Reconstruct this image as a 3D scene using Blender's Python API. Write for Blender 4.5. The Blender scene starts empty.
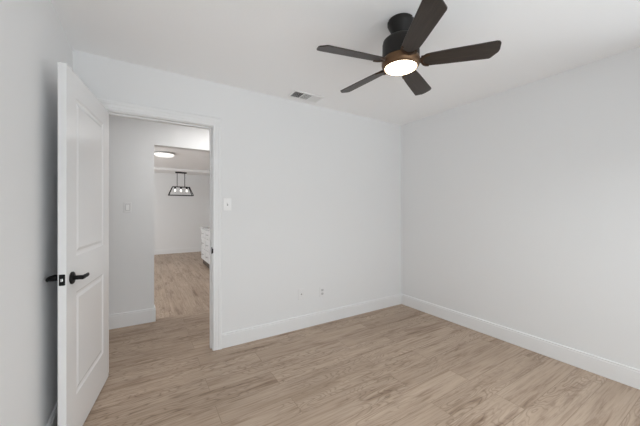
import bpy, bmesh, math
from mathutils import Vector, Matrix

S = bpy.context.scene
COL = S.collection
PI = math.pi

# ------------------------------------------------------------------ camera
cam_d = bpy.data.cameras.new('camera')
cam = bpy.data.objects.new('camera', cam_d)
COL.objects.link(cam)
cam.location = (0, 0, 1.267)
cam.rotation_euler = (PI / 2, 0, math.radians(-32))
cam_d.sensor_width = 36
cam_d.lens = 283 / 640 * 36
cam_d.shift_y = -2 / 640
cam_d.clip_start = 0.02
S.camera = cam

# ------------------------------------------------------------------ light and exposure
w = bpy.data.worlds.new('sky')
S.world = w
w.use_nodes = True
nt = w.node_tree
bg = nt.nodes['Background']
bg.inputs['Color'].default_value = (0.86, 0.93, 1.0, 1)
bg.inputs['Strength'].default_value = 1.0


def area(name, loc, direction, sx, sy, power, color=(1, 1, 1)):
    d = bpy.data.lights.new(name, 'AREA')
    d.shape = 'RECTANGLE'
    d.size, d.size_y = sx, sy
    d.energy = power
    d.color = color
    o = bpy.data.objects.new(name, d)
    COL.objects.link(o)
    o.location = loc
    o.rotation_euler = Vector(direction).to_track_quat('-Z', 'Y').to_euler()
    return o


area('daylight_room', (1.0, -0.66, 1.12), (0, 1, -0.45), 2.7, 1.8, 11, (0.95, 0.98, 1.0))
area('added_uplight_room', (0.8, -3.2, 0.0), (0, 0.88, 0.47), 6.0, 2.4, 115, (0.95, 0.98, 1.0))  # unseen lamp added outside the wide window, aimed up to lift the ceiling
area('added_uplight_side', (5.2, -0.1, 0.0), (-0.85, 0.05, 0.52), 3.0, 3.0, 95, (0.95, 0.98, 1.0))  # another added lamp, sent up through the side window to brighten the ceiling
area('added_fill_steep', (1.0, -0.95, 2.35), (0, 0.6, -0.8), 2.7, 1.0, 108, (0.95, 0.98, 1.0))  # extra lamp added outside, aimed steeply at the floor to even the room
area('daylight_kitchen', (-2.80, 6.2, 1.3), (1, 0, 0.25), 4.6, 1.8, 110, (0.98, 0.985, 0.99))
area('hall_lamp_light', (0.75, 3.20, 2.36), (0, 0, -1), 0.24, 0.24, 8.5, (1.0, 0.985, 0.965))

vs = S.view_settings
vs.view_transform = 'Standard'
vs.look = 'None'
vs.gamma = 1
vs.use_curve_mapping = False
vs.exposure = 0.0
S.cycles.max_bounces = 14
S.cycles.diffuse_bounces = 10
S.cycles.glossy_bounces = 4
S.cycles.transparent_max_bounces = 12
S.cycles.sample_clamp_indirect = 6


# ------------------------------------------------------------------ materials
def mat(name, color, rough=0.5, metal=0.0, bump=0.0, bump_scale=200, emit=None, estr=0, spec=0.5, var=0.0):
    m = bpy.data.materials.new(name)
    m.use_nodes = True
    n, l = m.node_tree.nodes, m.node_tree.links
    b = n['Principled BSDF']
    b.inputs['Base Color'].default_value = (*color, 1)
    b.inputs['Roughness'].default_value = rough
    b.inputs['Metallic'].default_value = metal
    b.inputs['Specular IOR Level'].default_value = spec
    tc = n.new('ShaderNodeTexCoord')
    if bump or var:
        nz = n.new('ShaderNodeTexNoise')
        nz.inputs['Scale'].default_value = bump_scale
        nz.inputs['Detail'].default_value = 3
        l.new(tc.outputs['Object'], nz.inputs['Vector'])
        if bump:
            bp = n.new('ShaderNodeBump')
            bp.inputs['Strength'].default_value = bump
            bp.inputs['Distance'].default_value = 0.002
            l.new(nz.outputs['Fac'], bp.inputs['Height'])
            l.new(bp.outputs['Normal'], b.inputs['Normal'])
        if var:
            mx = n.new('ShaderNodeMix')
            mx.data_type = 'RGBA'
            mx.inputs['A'].default_value = (*[c * (1 - var) for c in color], 1)
            mx.inputs['B'].default_value = (*[min(1, c * (1 + var)) for c in color], 1)
            l.new(nz.outputs['Fac'], mx.inputs['Factor'])
            l.new(mx.outputs['Result'], b.inputs['Base Color'])
    if emit:
        b.inputs['Emission Color'].default_value = (*emit, 1)
        b.inputs['Emission Strength'].default_value = estr
    return m


M = {}
M['wall'] = mat('white_wall_paint', (0.805, 0.81, 0.815), 0.75, bump=0.12, bump_scale=160, spec=0.25)
M['ceiling'] = mat('white_ceiling_paint', (0.92, 0.92, 0.925), 0.9, bump=0.25, bump_scale=90, spec=0.15)
M['trim'] = mat('white_trim_paint', (0.825, 0.83, 0.835), 0.42, spec=0.45)
M['door'] = mat('white_door_paint', (0.82, 0.82, 0.825), 0.18, spec=0.5)
M['plate'] = mat('white_plastic', (0.91, 0.91, 0.91), 0.3)
M['outlet'] = mat('white_nylon', (0.80, 0.80, 0.805), 0.45)
M['receptacle'] = mat('off_white_nylon', (0.60, 0.60, 0.60), 0.5)
M['slot'] = mat('dark_slot', (0.05, 0.05, 0.05), 0.6)
M['grey_plastic'] = mat('grey_plastic', (0.33, 0.33, 0.33), 0.5)
M['black'] = mat('matte_black_metal', (0.006, 0.006, 0.0065), 0.5, spec=0.25, var=0.2, bump_scale=40)
M['fan_black'] = mat('oil_rubbed_black_metal', (0.010, 0.0085, 0.0075), 0.5, spec=0.35, var=0.25, bump_scale=30)
M['bronze'] = mat('brushed_bronze', (0.15, 0.085, 0.045), 0.38, metal=0.75, var=0.2, bump_scale=60)
M['dark_bronze'] = mat('dark_bronze', (0.075, 0.043, 0.025), 0.4, metal=0.6, var=0.2, bump_scale=60)
M['chrome'] = mat('brushed_nickel', (0.55, 0.55, 0.55), 0.25, metal=1.0)
M['vent'] = mat('white_enamel', (0.85, 0.85, 0.85), 0.4)
M['duct'] = mat('dark_duct', (0.20, 0.20, 0.20), 0.8)
M['cabinet'] = mat('white_cabinet_paint', (0.60, 0.60, 0.60), 0.4)
M['counter'] = mat('grey_speckled_quartz', (0.50, 0.50, 0.50), 0.25, var=0.2, bump_scale=120)
M['toe'] = mat('dark_brown_kick', (0.075, 0.055, 0.042), 0.6)
M['lens'] = mat('lit_fan_lens', (0.9, 0.88, 0.84), 0.4, emit=(1.0, 0.84, 0.62), estr=7)
M['diffuser'] = mat('lit_diffuser', (0.9, 0.9, 0.9), 0.4, emit=(1.0, 0.97, 0.92), estr=0.95)
M['bulb'] = mat('lit_bulb', (0.9, 0.9, 0.9), 0.4, emit=(1.0, 0.96, 0.9), estr=1.1)


def blade_material():
    m = mat('espresso_blade', (0.045, 0.033, 0.026), 0.42)
    n, l = m.node_tree.nodes, m.node_tree.links
    b = n['Principled BSDF']
    tc = n.new('ShaderNodeTexCoord')
    mp = n.new('ShaderNodeMapping')
    mp.inputs['Scale'].default_value = (4, 60, 20)
    nz = n.new('ShaderNodeTexNoise')
    nz.inputs['Scale'].default_value = 1.5
    nz.inputs['Detail'].default_value = 4
    rp = n.new('ShaderNodeValToRGB')
    rp.color_ramp.elements[0].position = 0.3
    rp.color_ramp.elements[0].color = (0.024, 0.017, 0.013, 1)
    rp.color_ramp.elements[1].position = 0.75
    rp.color_ramp.elements[1].color = (0.046, 0.034, 0.027, 1)
    l.new(tc.outputs['Object'], mp.inputs['Vector'])
    l.new(mp.outputs['Vector'], nz.inputs['Vector'])
    l.new(nz.outputs['Fac'], rp.inputs['Fac'])
    l.new(rp.outputs['Color'], b.inputs['Base Color'])
    return m


M['blade'] = blade_material()


def glass_material(name, tint=(0.96, 0.97, 0.97)):
    m = bpy.data.materials.new(name)
    m.use_nodes = True
    n, l = m.node_tree.nodes, m.node_tree.links
    n.remove(n['Principled BSDF'])
    tr = n.new('ShaderNodeBsdfTransparent')
    tr.inputs['Color'].default_value = (*tint, 1)
    gl = n.new('ShaderNodeBsdfGlossy')
    gl.inputs['Roughness'].default_value = 0.05
    mx = n.new('ShaderNodeMixShader')
    mx.inputs[0].default_value = 0.06
    l.new(tr.outputs[0], mx.inputs[1])
    l.new(gl.outputs[0], mx.inputs[2])
    l.new(mx.outputs[0], n['Material Output'].inputs['Surface'])
    return m


M['glass'] = glass_material('clear_glass')


def floor_material(name, rot):
    """Greige oak vinyl planks: a brick pattern gives each plank a random value that shifts its grain."""
    m = bpy.data.materials.new(name)
    m.use_nodes = True
    n, l = m.node_tree.nodes, m.node_tree.links
    b = n['Principled BSDF']
    b.inputs['Roughness'].default_value = 0.45
    b.inputs['Specular IOR Level'].default_value = 0.35
    tc = n.new('ShaderNodeTexCoord')
    mp = n.new('ShaderNodeMapping')
    mp.inputs['Rotation'].default_value = (0, 0, rot)
    mp.inputs['Location'].default_value = (0.37, 0.06, 0)
    l.new(tc.outputs['Object'], mp.inputs['Vector'])
    br = n.new('ShaderNodeTexBrick')
    br.offset = 0.37
    br.offset_frequency = 2
    br.inputs['Color1'].default_value = (0, 0, 0, 1)
    br.inputs['Color2'].default_value = (1, 1, 1, 1)
    br.inputs['Mortar'].default_value = (0.5, 0.5, 0.5, 1)
    br.inputs['Scale'].default_value = 1
    br.inputs['Mortar Size'].default_value = 0.0018
    br.inputs['Mortar Smooth'].default_value = 0.3
    br.inputs['Brick Width'].default_value = 1.22
    br.inputs['Row Height'].default_value = 0.18
    l.new(mp.outputs['Vector'], br.inputs['Vector'])
    rnd = n.new('ShaderNodeSeparateColor')
    l.new(br.outputs['Color'], rnd.inputs['Color'])

    def math_(op, a, bb=None):
        q = n.new('ShaderNodeMath')
        q.operation = op
        for i, v in enumerate((a, bb)):
            if v is None:
                continue
            if isinstance(v, (int, float)):
                q.inputs[i].default_value = v
            else:
                l.new(v, q.inputs[i])
        return q.outputs[0]

    wv = math_('MULTIPLY', rnd.outputs[0], 37.0)

    def noise(scale, detail, rough, wadd=0.0, dist=0.0):
        s = n.new('ShaderNodeMapping')
        s.inputs['Scale'].default_value = scale
        l.new(mp.outputs['Vector'], s.inputs['Vector'])
        q = n.new('ShaderNodeTexNoise')
        q.noise_dimensions = '4D'
        q.inputs['Scale'].default_value = 1
        q.inputs['Detail'].default_value = detail
        q.inputs['Roughness'].default_value = rough
        q.inputs['Distortion'].default_value = dist
        l.new(s.outputs['Vector'], q.inputs['Vector'])
        l.new(math_('ADD', wv, wadd), q.inputs['W'])
        return q.outputs['Fac']

    def ramp(fac, stops):
        r = n.new('ShaderNodeValToRGB')
        e = r.color_ramp.elements
        while len(e) < len(stops):
            e.new(0.5)
        for el, (p, c) in zip(e, stops):
            el.position = p
            el.color = (*c, 1)
        l.new(fac, r.inputs['Fac'])
        return r.outputs['Color']

    def mix(kind, fac, a, bb):
        x = n.new('ShaderNodeMix')
        x.data_type = 'RGBA'
        x.blend_type = kind
        if isinstance(fac, (int, float)):
            x.inputs['Factor'].default_value = fac
        else:
            l.new(fac, x.inputs['Factor'])
        for k, v in (('A', a), ('B', bb)):
            if isinstance(v, tuple):
                x.inputs[k].default_value = (*v, 1)
            else:
                l.new(v, x.inputs[k])
        return x.outputs['Result']

    broad = noise((1.1, 9, 1), 3, 0.55)
    fine = noise((3.2, 85, 1), 5, 0.65, 3.1)
    contour = noise((1.5, 8.0, 1), 2.0, 0.45, 7.7)
    rings = math_('PINGPONG', math_('MULTIPLY', contour, 26.0), 0.5)
    streak = noise((1.9, 22, 1), 4, 0.65, 12.3, 0.5)
    patch = noise((0.9, 2.0, 1), 1, 0.5, 19.1)
    base = ramp(broad, [(0.28, (0.385, 0.288, 0.212)), (0.5, (0.450, 0.346, 0.264)), (0.75, (0.51, 0.402, 0.315))])
    plank = ramp(rnd.outputs[0], [(0.0, (0.92, 0.91, 0.90)), (1.0, (1.04, 1.04, 1.04))])
    c = mix('MULTIPLY', 1.0, base, plank)
    c = mix('MULTIPLY', 0.9, c, ramp(fine, [(0.32, (0.72, 0.69, 0.66)), (0.5, (1.0, 1.0, 1.0)), (0.7, (1.12, 1.12, 1.12))]))
    ring_mask = ramp(patch, [(0.44, (0, 0, 0)), (0.56, (1, 1, 1))])
    ringc = ramp(rings, [(0.0, (0.52, 0.47, 0.43)), (0.16, (0.95, 0.95, 0.95)), (0.5, (1.05, 1.05, 1.05))])
    c = mix('MULTIPLY', math_('MULTIPLY', ring_mask, 0.75), c, ringc)
    c = mix('MULTIPLY', ramp(streak, [(0.53, (0, 0, 0)), (0.70, (1, 1, 1))]), c, (0.52, 0.45, 0.40))
    c = mix('MULTIPLY', math_('MULTIPLY', br.outputs['Fac'], 0.65), c, (0.5, 0.46, 0.42))
    l.new(c, b.inputs['Base Color'])
    bp = n.new('ShaderNodeBump')
    bp.inputs['Strength'].default_value = 0.15
    bp.inputs['Distance'].default_value = 0.001
    l.new(fine, bp.inputs['Height'])
    l.new(bp.outputs['Normal'], b.inputs['Normal'])
    return m


M['floor_x'] = floor_material('greige_oak_planks_across', 0)
M['floor_y'] = floor_material('greige_oak_planks_along', PI / 2)


# ------------------------------------------------------------------ mesh helpers
def box(bm, x0, x1, y0, y1, z0, z1, bevel=0.0, seg=2):
    vs_ = [bm.verts.new(p) for p in ((x0, y0, z0), (x1, y0, z0), (x1, y1, z0), (x0, y1, z0),
                                     (x0, y0, z1), (x1, y0, z1), (x1, y1, z1), (x0, y1, z1))]
    fs = [bm.faces.new([vs_[i] for i in q]) for q in ((0, 3, 2, 1), (4, 5, 6, 7), (0, 1, 5, 4),
                                                      (1, 2, 6, 5), (2, 3, 7, 6), (3, 0, 4, 7))]
    if bevel:
        es = list({e for f in fs for e in f.edges})
        bmesh.ops.bevel(bm, geom=es, offset=bevel, segments=seg, affect='EDGES', profile=0.5)
    return bm


def lathe(bm, prof, n=48, mtx=None):
    """Revolve (radius, z) points about Z; radius 0 closes to a point."""
    rings = []
    for r, z in prof:
        if r < 1e-6:
            rings.append([bm.verts.new((0, 0, z))])
        else:
            rings.append([bm.verts.new((r * math.cos(2 * PI * i / n), r * math.sin(2 * PI * i / n), z)) for i in range(n)])
    for a, b in zip(rings, rings[1:]):
        for i in range(n):
            j = (i + 1) % n
            if len(a) == 1 and len(b) > 1:
                bm.faces.new((a[0], b[j], b[i]))
            elif len(b) == 1 and len(a) > 1:
                bm.faces.new((a[i], a[j], b[0]))
            elif len(a) > 1:
                bm.faces.new((a[i], a[j], b[j], b[i]))
    if mtx is not None:
        bmesh.ops.transform(bm, matrix=mtx, verts=[v for r in rings for v in r])
    return bm


def bar(bm, p, q, t):
    """Square bar of thickness t from p to q."""
    p, q = Vector(p), Vector(q)
    d = (q - p)
    L = d.length
    rot = d.to_track_quat('Z', 'Y').to_matrix().to_4x4()
    n0 = len(bm.verts)
    bm.verts.ensure_lookup_table()
    old = set(bm.verts)
    box(bm, -t / 2, t / 2, -t / 2, t / 2, 0, L)
    new = [v for v in bm.verts if v not in old]
    bmesh.ops.transform(bm, matrix=Matrix.Translation(p) @ rot, verts=new)
    return bm


def prism(bm, pts, z0, z1):
    """Extrude an XY outline (counter-clockwise) from z0 to z1."""
    lo = [bm.verts.new((x, y, z0)) for x, y in pts]
    hi = [bm.verts.new((x, y, z1)) for x, y in pts]
    bm.faces.new(lo[::-1])
    bm.faces.new(hi)
    n = len(pts)
    for i in range(n):
        j = (i + 1) % n
        bm.faces.new((lo[i], lo[j], hi[j], hi[i]))
    return bm


def obj(name, bm, m, parent=None, smooth=False, loc=None, rot=None):
    bmesh.ops.recalc_face_normals(bm, faces=bm.faces)
    me = bpy.data.meshes.new(name)
    bm.to_mesh(me)
    bm.free()
    me.materials.append(m)
    if smooth:
        for p in me.polygons:
            p.use_smooth = True
        me.set_sharp_from_angle(angle=math.radians(35))
    o = bpy.data.objects.new(name, me)
    COL.objects.link(o)
    if parent:
        o.parent = parent
    if loc:
        o.location = loc
    if rot:
        o.rotation_euler = rot
    return o


def thing(name, label, cat, loc=(0, 0, 0), rot=(0, 0, 0), group=None):
    o = bpy.data.objects.new(name, None)
    o.empty_display_size = 0.1
    COL.objects.link(o)
    o.location = loc
    o.rotation_euler = rot
    o['label'] = label
    o['category'] = cat
    if group:
        o['group'] = group
    return o


def struct(name, bm, m, label=None, cat=None, parent=None, smooth=False):
    o = obj(name, bm, m, parent, smooth)
    if not parent:
        o['kind'] = 'structure'
        o['label'] = label
        o['category'] = cat
    return o


def copy_thing(o, loc, label):
    c = o.copy()
    COL.objects.link(c)
    c.location = loc
    c['label'] = label
    for ch in o.children:
        d = ch.copy()
        COL.objects.link(d)
        d.parent = c
        for g in ch.children:
            e = g.copy()
            COL.objects.link(e)
            e.parent = d
    return c


# ------------------------------------------------------------------ room shell
XL, XR = -0.435, 3.0          # bedroom left and right walls
YB, YF = -0.42, 2.70          # wall behind the camera, wall with the doorway
YH, YK, YK2, YE = 2.82, 3.77, 3.89, 9.5   # hall near side, hall far wall, its kitchen side, far wall
HC = 2.44
DX0, DX1, DZ = -0.240, 0.534, 2.035       # clear door opening
OX0, OX1, OZ = 0.107, 1.10, 2.03          # opening from hall to kitchen
KXL, KXR = -2.6, 3.4
T = 0.12

struct('floor', box(bmesh.new(), -1.72, 3.12, YB - T, 3.83, -0.10, 0.0), M['floor_x'],
       'greige oak plank floor of the empty room and hall', 'floor')
struct('floor_kitchen', box(bmesh.new(), KXL - T, KXR + T, 3.83, YE + T, -0.10, 0.0), M['floor_y'],
       'oak plank floor running away through the far opening', 'floor')
struct('ceiling', box(bmesh.new(), -1.72, 3.12, YB - T, YK2, HC, HC + 0.1), M['ceiling'],
       'white ceiling of the empty room with the fan', 'ceiling')
bm = bmesh.new()
box(bm, KXL - T, KXR + T, YK2, YE + T, HC, HC + 0.1)
box(bm, KXL, KXR, 8.75, YE, 2.38, HC)
struct('ceiling_kitchen', bm, M['ceiling'], 'shaded ceiling of the kitchen seen through the openings', 'ceiling')

bm = bmesh.new()
box(bm, -1.6, DX0 - 0.02, YF, YH, 0, HC)
box(bm, DX1 + 0.02, XR, YF, YH, 0, HC)
box(bm, DX0 - 0.02, DX1 + 0.02, YF, YH, DZ + 0.02, HC)
struct('wall_back', bm, M['wall'], 'white wall with the doorway and two low outlet plates', 'wall')
struct('wall_left', box(bmesh.new(), XL - T, XL, YB - T, YF, 0, HC), M['wall'], 'white wall behind the open door', 'wall')
SY0, SY1 = -0.36, 0.46
bm = bmesh.new()
box(bm, XR, XR + T, YB - T, SY0, 0, HC)
box(bm, XR, XR + T, SY1, YK2, 0, HC)
box(bm, XR, XR + T, SY0, SY1, 0, 0.25)
box(bm, XR, XR + T, SY0, SY1, 2.15, HC)
struct('wall_right', bm, M['wall'], 'blank white wall right of the corner', 'wall')
# wall behind the camera, with a wide window
WX0, WX1, WZ0, WZ1 = -0.25, 2.25, 0.25, 1.95
bm = bmesh.new()
box(bm, XL, WX0, YB - T, YB, 0, HC)
box(bm, WX1, XR, YB - T, YB, 0, HC)
box(bm, WX0, WX1, YB - T, YB, 0, WZ0)
box(bm, WX0, WX1, YB - T, YB, WZ1, HC)
struct('wall_front', bm, M['wall'], 'white wall with the wide window, facing the doorway', 'wall')

# hall and kitchen
bm = bmesh.new()
box(bm, KXL, OX0, YK, YK2, 0, HC)
box(bm, OX1, KXR, YK, YK2, 0, HC)
box(bm, OX0, OX1, YK, YK2, OZ, HC)
struct('wall_hall', bm, M['wall'], 'white hall wall facing the doorway, cut by a plain opening', 'wall')
struct('wall_hall_end', box(bmesh.new(), -1.72, -1.6, YF, YK, 0, HC), M['wall'], 'white end wall of the hall', 'wall')
KW = (4.1, 8.4, 0.5, 2.15)
bm = bmesh.new()
box(bm, KXL - T, KXL, YK, KW[0], 0, HC)
box(bm, KXL - T, KXL, KW[1], YE + T, 0, HC)
box(bm, KXL - T, KXL, KW[0], KW[1], 0, KW[2])
box(bm, KXL - T, KXL, KW[0], KW[1], KW[3], HC)
struct('wall_kitchen_left', bm, M['wall'], 'white kitchen wall with the long window', 'wall')
struct('wall_kitchen_right', box(bmesh.new(), KXR, KXR + T, YK, YE + T, 0, HC), M['wall'], 'white kitchen wall behind the drawers', 'wall')
struct('wall_far', box(bmesh.new(), KXL, KXR, YE, YE + T, 0, HC), M['wall'], 'far white wall behind the lantern chandelier', 'wall')


# ------------------------------------------------------------------ windows (out of view; the side one is added to let light in)
def window(name, horizontal, a0, a1, z0, z1, c0, c1, label, panes):
    """A framed window in a wall: runs along X when horizontal, else along Y; c0..c1 is the wall's thickness."""
    root = thing(name, label, 'window')
    root['kind'] = 'structure'

    def bx(bm, p0, p1, q0, q1, r0, r1):
        if horizontal:
            box(bm, p0, p1, q0, q1, r0, r1)
        else:
            box(bm, q0, q1, p0, p1, r0, r1)
    f = 0.045
    cm = (c0 + c1) / 2
    bm = bmesh.new()
    bx(bm, a0, a0 + f, c0 + 0.02, c1 - 0.02, z0, z1)
    bx(bm, a1 - f, a1, c0 + 0.02, c1 - 0.02, z0, z1)
    bx(bm, a0 + f, a1 - f, c0 + 0.02, c1 - 0.02, z0, z0 + f)
    bx(bm, a0 + f, a1 - f, c0 + 0.02, c1 - 0.02, z1 - f, z1)
    step = (a1 - a0 - 2 * f) / panes
    for i in range(1, panes):
        c = a0 + f + i * step
        bx(bm, c - 0.02, c + 0.02, c0 + 0.03, c1 - 0.03, z0 + f, z1 - f)
    obj('window_frame', bm, M['trim'], root)
    for i in range(panes):
        bm = bmesh.new()
        bx(bm, a0 + f + i * step + 0.02 * (i > 0), a0 + f + (i + 1) * step - 0.02 * (i < panes - 1), cm - 0.002, cm + 0.002, z0 + f, z1 - f)
        obj('pane', bm, M['glass'], root)


window('window_1', True, WX0, WX1, WZ0, WZ1, YB - T, YB, 'wide white framed window facing the doorway wall', 2)
window('window_2', False, KW[0], KW[1], KW[2], KW[3], KXL - T, KXL, 'long white framed kitchen window', 4)
window('added_side_window', False, SY0, SY1, 0.25, 2.15, XR, XR + T, 'unseen narrow window added in the right wall to let light in', 1)  # added opening out of view, brightens the left wall and door

# ------------------------------------------------------------------ baseboards
BH, BT = 0.135, 0.015
PROF = ((0, 0), (BT, 0), (BT, BH - 0.017), (BT - 0.003, BH - 0.0155), (BT - 0.003, BH - 0.003), (BT - 0.005, BH), (0, BH))


def baseboard(name, p, q, nrm, label, h=BH, ext0=0, ext1=0):
    """Moulded board from p to q along a wall; nrm points into the room; ext mitres an end (+1 outward, -1 inward)."""
    p, q, nrm = Vector((*p, 0)), Vector((*q, 0)), Vector((*nrm, 0))
    d = (q - p).normalized()
    bm = bmesh.new()
    A, B = [], []
    for t, z in PROF:
        zz = Vector((0, 0, z * h / BH))
        A.append(bm.verts.new(p + nrm * t - d * ext0 * t + zz))
        B.append(bm.verts.new(q + nrm * t + d * ext1 * t + zz))
    n = len(A)
    for i in range(n):
        j = (i + 1) % n
        bm.faces.new((A[i], A[j], B[j], B[i]))
    bm.faces.new(A)
    bm.faces.new(B[::-1])
    return struct(name, bm, M['trim'], label, 'baseboard')


CW = 0.075   # casing width
baseboard('baseboard_back', (DX1 + CW + 0.006, YF), (XR, YF), (0, -1), 'white baseboard under the outlets', ext1=-1)
baseboard('baseboard_right', (XR, YF), (XR, YB), (-1, 0), 'white baseboard along the blank right wall', ext0=-1, ext1=-1)
baseboard('baseboard_left', (XL, YB), (XL, YF), (1, 0), 'white baseboard behind the open door', ext0=-1)
baseboard('baseboard_front', (XR, YB), (XL, YB), (0, 1), 'white baseboard under the wide window', ext0=-1, ext1=-1)
baseboard('baseboard_hall', (-1.6, YK), (OX0, YK), (0, -1), 'white baseboard on the hall wall', h=0.155, ext1=1)
baseboard('baseboard_hall_end', (OX0, YK), (OX0, YK2), (1, 0), 'white baseboard turning into the kitchen opening', h=0.155, ext0=1)
baseboard('baseboard_far', (KXL, YE), (KXR, YE), (0, -1), 'white baseboard on the far kitchen wall', h=0.14)

# ------------------------------------------------------------------ door frame: jambs, stops and moulded casing
CP = ((0.0, 0.0), (0.0, 0.010), (0.005, 0.013), (0.020, 0.013), (0.024, 0.016), (0.044, 0.017), (0.050, 0.021), (CW - 0.008, 0.022), (CW, 0.017), (CW, 0.0))


def casing(y_wall, sgn):
    """U-shaped casing swept round the opening; sgn is the way it stands off the wall in Y."""
    bm = bmesh.new()
    x0, x1, z1 = DX0 - 0.005, DX1 + 0.005, DZ + 0.005
    path = [(x0, 0, -1, 0), (x0, z1, -1, 1), (x1, z1, 1, 1), (x1, 0, 1, 0)]
    rings = []
    for x, z, ox, oz in path:
        rings.append([bm.verts.new((x + ox * a, y_wall + sgn * t, z + oz * a)) for a, t in CP])
    n = len(CP)
    for a, b in zip(rings, rings[1:]):
        for i in range(n):
            j = (i + 1) % n
            bm.faces.new((a[i], a[j], b[j], b[i]))
    bm.faces.new(rings[0])
    bm.faces.new(rings[-1][::-1])
    return bm


jroot = thing('trim_1', 'white moulded door frame round the doorway', 'door frame')
jroot['kind'] = 'structure'
obj('casing', casing(YF, -1), M['trim'], jroot)
obj('casing', casing(YH, 1), M['trim'], jroot)
bm = bmesh.new()
box(bm, DX0 - 0.02, DX0, YF, YH, 0, DZ + 0.02)
box(bm, DX1, DX1 + 0.02, YF, YH, 0, DZ + 0.02)
box(bm, DX0, DX1, YF, YH, DZ, DZ + 0.02)
jamb = obj('jamb', bm, M['trim'], jroot)
bm = bmesh.new()
box(bm, DX0, DX0 + 0.011, YF + 0.042, YF + 0.075, 0, DZ)
box(bm, DX1 - 0.011, DX1, YF + 0.042, YF + 0.075, 0, DZ)
box(bm, DX0 + 0.011, DX1 - 0.011, YF + 0.042, YF + 0.075, DZ - 0.011, DZ)
obj('stop', bm, M['trim'], jroot)
bm = bmesh.new()
box(bm, DX1 - 0.0025, DX1 + 0.002, YF + 0.004, YF + 0.032, 0.875, 0.935, 0.0008, 1)
box(bm, DX1 - 0.0025, DX1 + 0.0045, YF - 0.014, YF + 0.006, 0.885, 0.925, 0.0008, 1)
sp = obj('strike_plate', bm, M['black'], jroot)
sp['label'] = 'small black strike plate'

# ------------------------------------------------------------------ the open door leaf
# local frame: x from the free edge (0) to the hinge edge (DL); y = 0 is the face seen, thickness to +y; z up
DL, DT, DH0, DH1 = 0.77, 0.035, 0.012, 2.022
free = Vector((-0.3325, 1.914, 0))
ang = math.atan2(0.9898, 0.1426)


def panel_ring(bm, x0, x1, z0, z1, y, sgn):
    """Moulded panel set into a door face: concentric rings stepping in and back out. sgn +1 sinks towards +y."""
    steps = ((0.0, 0.0), (0.008, 0.0045), (0.016, 0.006), (0.024, 0.006), (0.040, 0.0015))
    prev = None
    for off, dep in steps:
        ring = [bm.verts.new(p) for p in ((x0 + off, y + sgn * dep, z0 + off), (x1 - off, y + sgn * dep, z0 + off),
                                          (x1 - off, y + sgn * dep, z1 - off), (x0 + off, y + sgn * dep, z1 - off))]
        if prev:
            for i in range(4):
                j = (i + 1) % 4
                bm.faces.new((prev[i], prev[j], ring[j], ring[i]))
        prev = ring
    bm.faces.new(prev)


bm = bmesh.new()
PX0, PX1 = 0.130, DL - 0.135
PZ = ((0.25, 0.82), (1.02, DH1 - 0.13))
xs = [0, PX0, PX1, DL]
zs = [DH0, PZ[0][0], PZ[0][1], PZ[1][0], PZ[1][1], DH1]
for y, sgn in ((0.0, 1), (DT, -1)):
    for i in range(3):
        for k in range(5):
            if i == 1 and k in (1, 3):
                panel_ring(bm, xs[1], xs[2], zs[k], zs[k + 1], y, sgn)
                continue
            bm.faces.new([bm.verts.new(p) for p in ((xs[i], y, zs[k]), (xs[i + 1], y, zs[k]), (xs[i + 1], y, zs[k + 1]), (xs[i], y, zs[k + 1]))])
for a, b in (((0, 0), (0, 1)), ((1, 0), (1, 1))):
    x = DL * a[0]
    bm.faces.new([bm.verts.new(p) for p in ((x, 0, DH0), (x, DT, DH0), (x, DT, DH1), (x, 0, DH1))])
for z in (DH0, DH1):
    bm.faces.new([bm.verts.new(p) for p in ((0, 0, z), (DL, 0, z), (DL, DT, z), (0, DT, z))])
bmesh.ops.remove_doubles(bm, verts=bm.verts, dist=1e-5)
door = obj('door_1', bm, M['door'])
door.location = free
door.rotation_euler = (0, 0, ang)
door['kind'] = 'structure'
door['label'] = 'open white two-panel door with black lever handles'
door['category'] = 'door'


def lever(sgn):
    """Round rose, neck and a gently curved lever pointing to the hinges; sgn -1 on the seen face, +1 on the rear."""
    y0 = 0.0 if sgn < 0 else DT
    hx, hz = 0.065, 0.911
    k = 0.0 if sgn < 0 else 0.012                  # the rear handle stands off a little more
    bm = bmesh.new()
    R = Matrix.Translation((hx, y0, hz)) @ Matrix.Rotation(PI / 2 if sgn < 0 else -PI / 2, 4, 'X')
    lathe(bm, ((0, 0), (0.0325, 0), (0.0325, 0.006), (0.030, 0.009), (0.014, 0.010), (0.0115, 0.012), (0.0115, 0.046 + k), (0.010, 0.050 + k), (0, 0.050 + k)), 32, R)
    rose = obj('door_handle', bm, M['black'], door, True)
    rose['label'] = 'matte black lever handle'
    bm = bmesh.new()
    pts = ((-0.012, 0.048, 0.0, 0.0105), (0.0, 0.049, 0.0, 0.0120), (0.030, 0.051, 0.001, 0.0115), (0.055, 0.051, 0.000, 0.011), (0.078, 0.049, 0.000, 0.010), (0.089, 0.047, 0.000, 0.008), (0.093, 0.046, 0.000, 0.003))
    rings = []
    for dx, dy, dz, r in pts:
        rings.append([bm.verts.new((hx + dx, y0 + sgn * (dy + k + 0.70 * r * math.cos(2 * PI * i / 12)), hz + dz + r * math.sin(2 * PI * i / 12))) for i in range(12)])
    for a, b in zip(rings, rings[1:]):
        for i in range(12):
            j = (i + 1) % 12
            bm.faces.new((a[i], a[j], b[j], b[i]))
    bm.faces.new(rings[0])
    bm.faces.new(rings[-1][::-1])
    obj('lever', bm, M['black'], rose, True)


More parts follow.
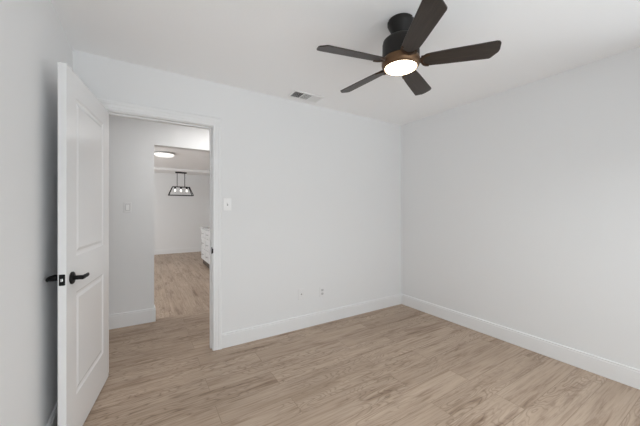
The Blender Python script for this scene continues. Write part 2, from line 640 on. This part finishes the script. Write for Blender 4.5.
lever(-1)
lever(1)
bm = bmesh.new()
pts = []
for cx, cz, a0 in ((DT / 2 + 0.0085, 0.915 + 0.0245, 0), (DT / 2 - 0.0085, 0.915 + 0.0245, 90), (DT / 2 - 0.0085, 0.915 - 0.0245, 180), (DT / 2 + 0.0085, 0.915 - 0.0245, 270)):
    for k in range(5):
        a = math.radians(a0 + 22.5 * k)
        pts.append((cx + 0.004 * math.cos(a), cz + 0.004 * math.sin(a)))
prism(bm, pts, -0.0005, 0.0018)
bmesh.ops.transform(bm, matrix=Matrix(((0, 0, -1, 0), (1, 0, 0, 0), (0, 1, 0, 0), (0, 0, 0, 1))), verts=bm.verts)
lp = obj('latch_plate', bm, M['black'], door)
lp['label'] = 'black latch plate on the door edge'
bm = box(bmesh.new(), -0.010, 0.0, DT / 2 - 0.006, DT / 2 + 0.006, 0.907, 0.924, 0.003)
obj('latch_bolt', bm, M['chrome'], lp)

# ------------------------------------------------------------------ ceiling fan
t_, u_ = 1.75, 0.285
c32, s32 = math.cos(math.radians(32)), math.sin(math.radians(32))
FX, FY = t_ * (c32 * u_ + s32), t_ * (c32 - s32 * u_)
fan = thing('ceiling_fan', 'black five-blade ceiling fan with a lit round lamp', 'ceiling fan', (FX, FY, HC))
ZB = 2.180 - HC   # blade plane
obj('canopy', lathe(bmesh.new(), ((0, 0), (0.076, 0), (0.079, -0.004), (0.079, -0.022), (0.074, -0.034), (0.064, -0.052), (0.056, -0.072), (0.052, -0.088), (0.046, -0.094), (0, -0.094))), M['fan_black'], fan, True)
obj('downrod', lathe(bmesh.new(), ((0.030, -0.090), (0.030, -0.140)), 24), M['fan_black'], fan, True)
for a in (40, 160, 280):
    a = math.radians(a)
    cs = lathe(bmesh.new(), ((0, 0.003), (0.004, 0.002), (0.0045, -0.003), (0, -0.004)), 12,
          Matrix.Translation((0.079 * math.cos(a), 0.079 * math.sin(a), -0.012)))
    obj('screw', cs, M['chrome'], fan, True)
motor = obj('motor_housing', lathe(bmesh.new(), ((0, -0.112), (0.070, -0.113), (0.096, -0.117), (0.106, -0.126), (0.110, -0.142), (0.111, -0.225), (0.108, -0.232), (0, -0.232)), 64), M['fan_black'], fan, True)
obj('light_ring', lathe(bmesh.new(), ((0, -0.232), (0.098, -0.232), (0.111, -0.237), (0.115, -0.246), (0.115, -0.266), (0.111, -0.278), (0.103, -0.288), (0.097, -0.291), (0.0955, -0.286), (0, -0.284)), 64), M['bronze'], fan, True)
obj('lens', lathe(bmesh.new(), ((0.0952, -0.2865), (0.093, -0.291), (0.085, -0.295), (0.055, -0.299), (0, -0.301)), 64), M['lens'], fan, True)

fl_d = bpy.data.lights.new('fan_lamp_light', 'AREA')
fl_d.shape = 'DISK'
fl_d.size = 0.17
fl_d.energy = 1.2
fl_d.color = (1.0, 0.95, 0.88)
fl_o = bpy.data.objects.new('fan_lamp_light', fl_d)
COL.objects.link(fl_o)
fl_o.parent = fan
fl_o.location = (0, 0, -0.304)

# one blade in its local frame: x runs outward; the outline is widest near the tip and has one corner cut
r0, r1 = 0.120, 0.53


def blade_bm():
    pts = []
    for k in range(9):                              # rounded root
        a = math.radians(90 + 180 * k / 8)
        pts.append((r0 + 0.040 + 0.040 * math.cos(a), 0.046 * math.sin(a)))
    pts += [(r0 + 0.14, -0.052), (r1 - 0.020, -0.060), (r1 - 0.006, -0.056), (r1 + 0.003, -0.045), (r1 + 0.008, 0.000),
            (r1 + 0.004, 0.018), (r1 - 0.028, 0.057), (r1 - 0.036, 0.060), (r0 + 0.14, 0.052)]
    bm = bmesh.new()
    prism(bm, pts, -0.0035, 0.0035)
    return bm


def bracket_bm():
    bm = bmesh.new()
    box(bm, 0.090, 0.126, -0.016, 0.016, -0.007, 0.007, 0.003)
    box(bm, 0.118, 0.200, -0.030, 0.030, 0.0036, 0.008, 0.003)
    # a curved rim hugging the underside of the blade root
    n = 20
    R = []
    for r, z in ((0.043, -0.003), (0.043, -0.0085), (0.030, -0.0085), (0.030, -0.003)):
        R.append([bm.verts.new((0.160 + r * math.cos(math.radians(80 + 200 * i / n)), 1.1 * r * math.sin(math.radians(80 + 200 * i / n)), z)) for i in range(n + 1)])
    for k in range(4):
        a, b = R[k], R[(k + 1) % 4]
        for i in range(n):
            bm.faces.new((a[i], a[i + 1], b[i + 1], b[i]))
    for i in (0, n):
        bm.faces.new([R[k][i] for k in range(4)])
    return bm


for i in range(5):
    a = math.radians(167 - 72 * i)
    rot = Matrix.Rotation(a, 4, 'Z') @ Matrix.Translation((0, 0, ZB)) @ Matrix.Rotation(math.radians(-16), 4, 'X')
    if i == 0:
        b0 = obj('blade', blade_bm(), M['blade'], fan)
        k0 = obj('blade_bracket', bracket_bm(), M['dark_bronze'], b0, True)
        k0['label'] = 'bronze blade bracket'
        b0.matrix_local = rot
    else:
        b = b0.copy()
        k = k0.copy()
        COL.objects.link(b)
        COL.objects.link(k)
        b.parent = fan
        k.parent = b
        b.matrix_local = rot

# ------------------------------------------------------------------ ceiling vent (three-way register)
vent = thing('ceiling_vent', 'white three-way air vent set in the ceiling near the doorway wall', 'air vent', (1.412, 2.532, HC))
VL, VW = 0.335, 0.165
bm = bmesh.new()
f = 0.016
for x0, x1, y0, y1 in ((-VL / 2, VL / 2, -VW / 2, -VW / 2 + f), (-VL / 2, VL / 2, VW / 2 - f, VW / 2),
                       (-VL / 2, -VL / 2 + f, -VW / 2 + f, VW / 2 - f), (VL / 2 - f, VL / 2, -VW / 2 + f, VW / 2 - f),
                       (-0.050, -0.044, -VW / 2 + f, VW / 2 - f), (0.044, 0.050, -VW / 2 + f, VW / 2 - f)):
    box(bm, x0, x1, y0, y1, -0.008, 0.0)
obj('vent_frame', bm, M['vent'], vent)
obj('duct_opening', box(bmesh.new(), -VL / 2 + f, VL / 2 - f, -VW / 2 + f, VW / 2 - f, -0.0012, -0.0002), M['duct'], vent)


def louvres(x0, x1, kind):
    bm = bmesh.new()
    if kind == 'y':                              # slats along Y, tilted about Y
        n, tilt = kind_n
        step = (x1 - x0) / n
        for i in range(n):
            cx = x0 + step * (i + 0.5)
            old = set(bm.verts)
            box(bm, -0.0055, 0.0055, -VW / 2 + f, VW / 2 - f, -0.0004, 0.0004)
            new = [v for v in bm.verts if v not in old]
            bmesh.ops.transform(bm, matrix=Matrix.Translation((cx, 0, -0.0058)) @ Matrix.Rotation(tilt, 4, 'Y'), verts=new)
    else:
        n, tilt = kind_n
        step = (VW - 2 * f) / n
        for i in range(n):
            cy = -VW / 2 + f + step * (i + 0.5)
            old = set(bm.verts)
            box(bm, x0, x1, -0.0065, 0.0065, -0.0004, 0.0004)
            new = [v for v in bm.verts if v not in old]
            bmesh.ops.transform(bm, matrix=Matrix.Translation((0, cy, -0.0058)) @ Matrix.Rotation(tilt, 4, 'X'), verts=new)
    return bm


kind_n = (6, math.radians(-40))
obj('louvres', louvres(-VL / 2 + f, -0.050, 'y'), M['vent'], vent)
kind_n = (9, math.radians(13))
obj('louvres', louvres(-0.044, 0.044, 'x'), M['vent'], vent)
kind_n = (7, math.radians(40))
obj('louvres', louvres(0.050, VL / 2 - f, 'y'), M['vent'], vent)


# ------------------------------------------------------------------ wall plates; local frame: x along the wall, -y out of it, z up
def plate(root, m='plate'):
    return obj('cover_plate', box(bmesh.new(), -0.0355, 0.0355, -0.006, 0.0, -0.0575, 0.0575, 0.003), M[m], root)


def plate_screws(root, zz):
    for z in zz:
        bm = lathe(bmesh.new(), ((0, 0.0016), (0.003, 0.001), (0.0034, 0)), 12, Matrix.Translation((0, -0.006, z)) @ Matrix.Rotation(PI / 2, 4, 'X'))
        obj('screw', bm, M['plate'], root)


sw = thing('light_switch', 'white toggle light switch beside the door frame', 'light switch', (0.667, YF, 1.33))
plate(sw)
bm = box(bmesh.new(), -0.0052, 0.0052, -0.0068, -0.0055, -0.0125, 0.0125)
obj('switch_slot', bm, M['grey_plastic'], sw)
bm = box(bmesh.new(), -0.0042, 0.0042, -0.020, 0.0, -0.005, 0.005, 0.0015)
obj('toggle', bm, M['plate'], sw, loc=(0, -0.004, 0.002), rot=(math.radians(-28), 0, 0))
plate_screws(sw, (0.030, -0.030))

sw2 = thing('light_switch', 'white rocker light switch on the hall wall seen through the doorway', 'light switch', (-0.145, YK, 1.306))
plate(sw2, 'outlet')
bm = bmesh.new()
for x0, x1, z0, z1 in ((-0.0185, -0.0165, -0.0345, 0.0345), (0.0165, 0.0185, -0.0345, 0.0345), (-0.0165, 0.0165, 0.0325, 0.0345), (-0.0165, 0.0165, -0.0345, -0.0325)):
    box(bm, x0, x1, -0.0066, -0.005, z0, z1)
obj('rocker_surround', bm, M['grey_plastic'], sw2)
bm = box(bmesh.new(), -0.0162, 0.0162, -0.004, 0.004, -0.0322, 0.0322, 0.002)
obj('rocker', bm, M['plate'], sw2, loc=(0, -0.007, 0), rot=(math.radians(5), 0, 0))

outlet = thing('wall_outlet', 'white duplex power outlet low on the doorway wall', 'power outlet', (1.714, YF, 0.355))
plate(outlet, 'outlet')
for z in (0.0195, -0.0195):
    bm = bmesh.new()
    pts = []
    for k in range(9):
        a = math.radians(-50 + 100 * k / 8)
        pts.append((0.0172 * math.cos(a), 0.0172 * math.sin(a)))
    for k in range(9):
        a = math.radians(130 + 100 * k / 8)
        pts.append((0.0172 * math.cos(a), 0.0172 * math.sin(a)))
    prism(bm, pts, 0.0, 0.0035)
    bmesh.ops.transform(bm, matrix=Matrix.Translation((0, -0.005, z)) @ Matrix.Rotation(PI / 2, 4, 'X'), verts=bm.verts)
    rc = obj('receptacle', bm, M['receptacle'], outlet)
    bm = bmesh.new()
    box(bm, -0.0075, -0.005, -0.0088, -0.0082, z - 0.001, z + 0.008)
    box(bm, 0.005, 0.0075, -0.0088, -0.0082, z - 0.001, z + 0.007)
    lathe(bm, ((0, 0.0003), (0.0028, 0.0003), (0.0028, -0.0003), (0, -0.0003)), 12, Matrix.Translation((0, -0.0086, z - 0.008)) @ Matrix.Rotation(PI / 2, 4, 'X'))
    obj('slots', bm, M['slot'], rc)
plate_screws(outlet, (0.0,))

jack = thing('cable_jack', 'white cable jack plate left of the power outlet', 'cable jack', (1.446, YF, 0.37))
plate(jack, 'outlet')
bm = lathe(bmesh.new(), ((0.0065, 0.0), (0.0065, 0.003), (0.0045, 0.0032), (0.0045, 0.011), (0.002, 0.011), (0.002, 0.006), (0, 0.006)), 16, Matrix.Translation((0, -0.0058, 0)) @ Matrix.Rotation(PI / 2, 4, 'X'))
obj('connector', bm, M['chrome'], jack, True)
plate_screws(jack, (0.042, -0.042))

# ------------------------------------------------------------------ kitchen seen through the openings
CX0, CX1, CY0, CY1, CT = 1.22, 1.84, 5.20, 7.36, 0.845
cab = thing('base_cabinet', 'white drawer base cabinet under the grey countertop', 'cabinet', (CX0, (CY0 + CY1) / 2, 0))
hl = (CY1 - CY0) / 2
obj('body', box(bmesh.new(), 0.0, CX1 - CX0, -hl, hl, 0.115, CT), M['cabinet'], cab)
obj('toe_kick', box(bmesh.new(), 0.012, CX1 - CX0 - 0.02, -hl + 0.01, hl - 0.01, 0.0, 0.115), M['toe'], cab)
nb = 4
bw = 2 * hl / nb
for i in range(nb):
    for z0, z1 in ((0.130, 0.375), (0.390, 0.635), (0.650, 0.825)):
        y0, y1 = -hl + i * bw + 0.008, -hl + (i + 1) * bw - 0.008
        bm = bmesh.new()
        box(bm, -0.019, 0.0, y0, y1, z0, z1, 0.002, 1)
        for q in ((y0, y1, z0, z0 + 0.045), (y0, y1, z1 - 0.045, z1), (y0, y0 + 0.045, z0 + 0.045, z1 - 0.045), (y1 - 0.045, y1, z0 + 0.045, z1 - 0.045)):
            box(bm, -0.026, -0.019, *q)
        dr = obj('drawer', bm, M['cabinet'], cab)
        yc, zc = (y0 + y1) / 2, (z0 + z1) / 2
        bm = bmesh.new()
        box(bm, -0.058, -0.047, yc - 0.075, yc + 0.075, zc - 0.006, zc + 0.006, 0.002, 1)
        box(bm, -0.050, -0.018, yc - 0.060, yc - 0.050, zc - 0.005, zc + 0.005)
        box(bm, -0.050, -0.018, yc + 0.050, yc + 0.060, zc - 0.005, zc + 0.005)
        h = obj('drawer_handle', bm, M['chrome'], dr)
ct = obj('countertop', box(bmesh.new(), CX0 - 0.045, CX1 + 0.03, CY0 - 0.03, CY1 + 0.03, CT, CT + 0.035, 0.004), M['counter'])
ct['label'] = 'grey countertop lying on the white drawer cabinet'
ct['category'] = 'countertop'

fl = thing('flush_ceiling_light', 'round lit flush light on the kitchen ceiling', 'ceiling light', (0.365, 6.5, HC))
obj('rim', lathe(bmesh.new(), ((0, 0), (0.185, 0), (0.188, -0.006), (0.188, -0.030), (0.180, -0.034), (0.176, -0.030), (0, -0.030)), 48), M['chrome'], fl, True)
obj('diffuser', lathe(bmesh.new(), ((0.175, -0.030), (0.172, -0.052), (0.150, -0.066), (0.08, -0.074), (0, -0.076)), 48), M['diffuser'], fl, True)

hl_ = thing('hall_ceiling_light', 'round lit flush light on the hall ceiling', 'ceiling light', (0.75, 3.20, HC))
obj('rim', lathe(bmesh.new(), ((0, 0), (0.150, 0), (0.152, -0.005), (0.152, -0.022), (0.146, -0.026), (0.142, -0.024), (0, -0.024)), 48), M['chrome'], hl_, True)
obj('diffuser', lathe(bmesh.new(), ((0.140, -0.022), (0.138, -0.040), (0.120, -0.052), (0.06, -0.059), (0, -0.061)), 48), M['diffuser'], hl_, True)

# lantern chandelier: canopy, two rods, tapering open frame with three shaded bulbs
ZC = 2.38
ch = thing('lantern_chandelier', 'black open-frame linear chandelier with three bulbs before the far wall', 'chandelier', (0.92, 9.0, ZC))
obj('canopy', box(bmesh.new(), -0.145, 0.145, -0.045, 0.045, -0.032, 0.0, 0.004), M['black'], ch)
ZT, ZBT = 1.955 - ZC, 1.715 - ZC
for x in (-0.098, 0.098):
    bm = bmesh.new()
    lathe(bm, ((0.008, -0.03), (0.008, ZT)), 12, Matrix.Translation((x, 0, 0)))
    obj('rod', bm, M['black'], ch, True)
bm = bmesh.new()
tx, ty, bx_, by_, th = 0.215, 0.07, 0.315, 0.12, 0.017
top = [(-tx, -ty, ZT), (tx, -ty, ZT), (tx, ty, ZT), (-tx, ty, ZT)]
bot = [(-bx_, -by_, ZBT), (bx_, -by_, ZBT), (bx_, by_, ZBT), (-bx_, by_, ZBT)]
for i in range(4):
    bar(bm, top[i], top[(i + 1) % 4], th)
    bar(bm, bot[i], bot[(i + 1) % 4], th)
    bar(bm, top[i], bot[i], th)
bar(bm, (-tx, 0, ZT), (tx, 0, ZT), 0.022)
obj('frame', bm, M['black'], ch)
for x in (-0.15, 0.0, 0.15):
    sk = obj('socket', lathe(bmesh.new(), ((0, ZT), (0.024, ZT), (0.026, ZT - 0.045), (0.018, ZT - 0.055), (0, ZT - 0.055)), 16, Matrix.Translation((x, 0, 0))), M['black'], ch, True)
    obj('bulb', lathe(bmesh.new(), ((0, ZT - 0.054), (0.014, ZT - 0.056), (0.024, ZT - 0.085), (0.029, ZT - 0.110), (0.022, ZT - 0.135), (0, ZT - 0.145)), 16, Matrix.Translation((x, 0, 0))), M['bulb'], sk, True)
    obj('glass_shade', lathe(bmesh.new(), ((0.027, ZT - 0.040), (0.040, ZT - 0.070), (0.058, ZT - 0.170)), 24, Matrix.Translation((x, 0, 0))), M['glass'], sk, True)
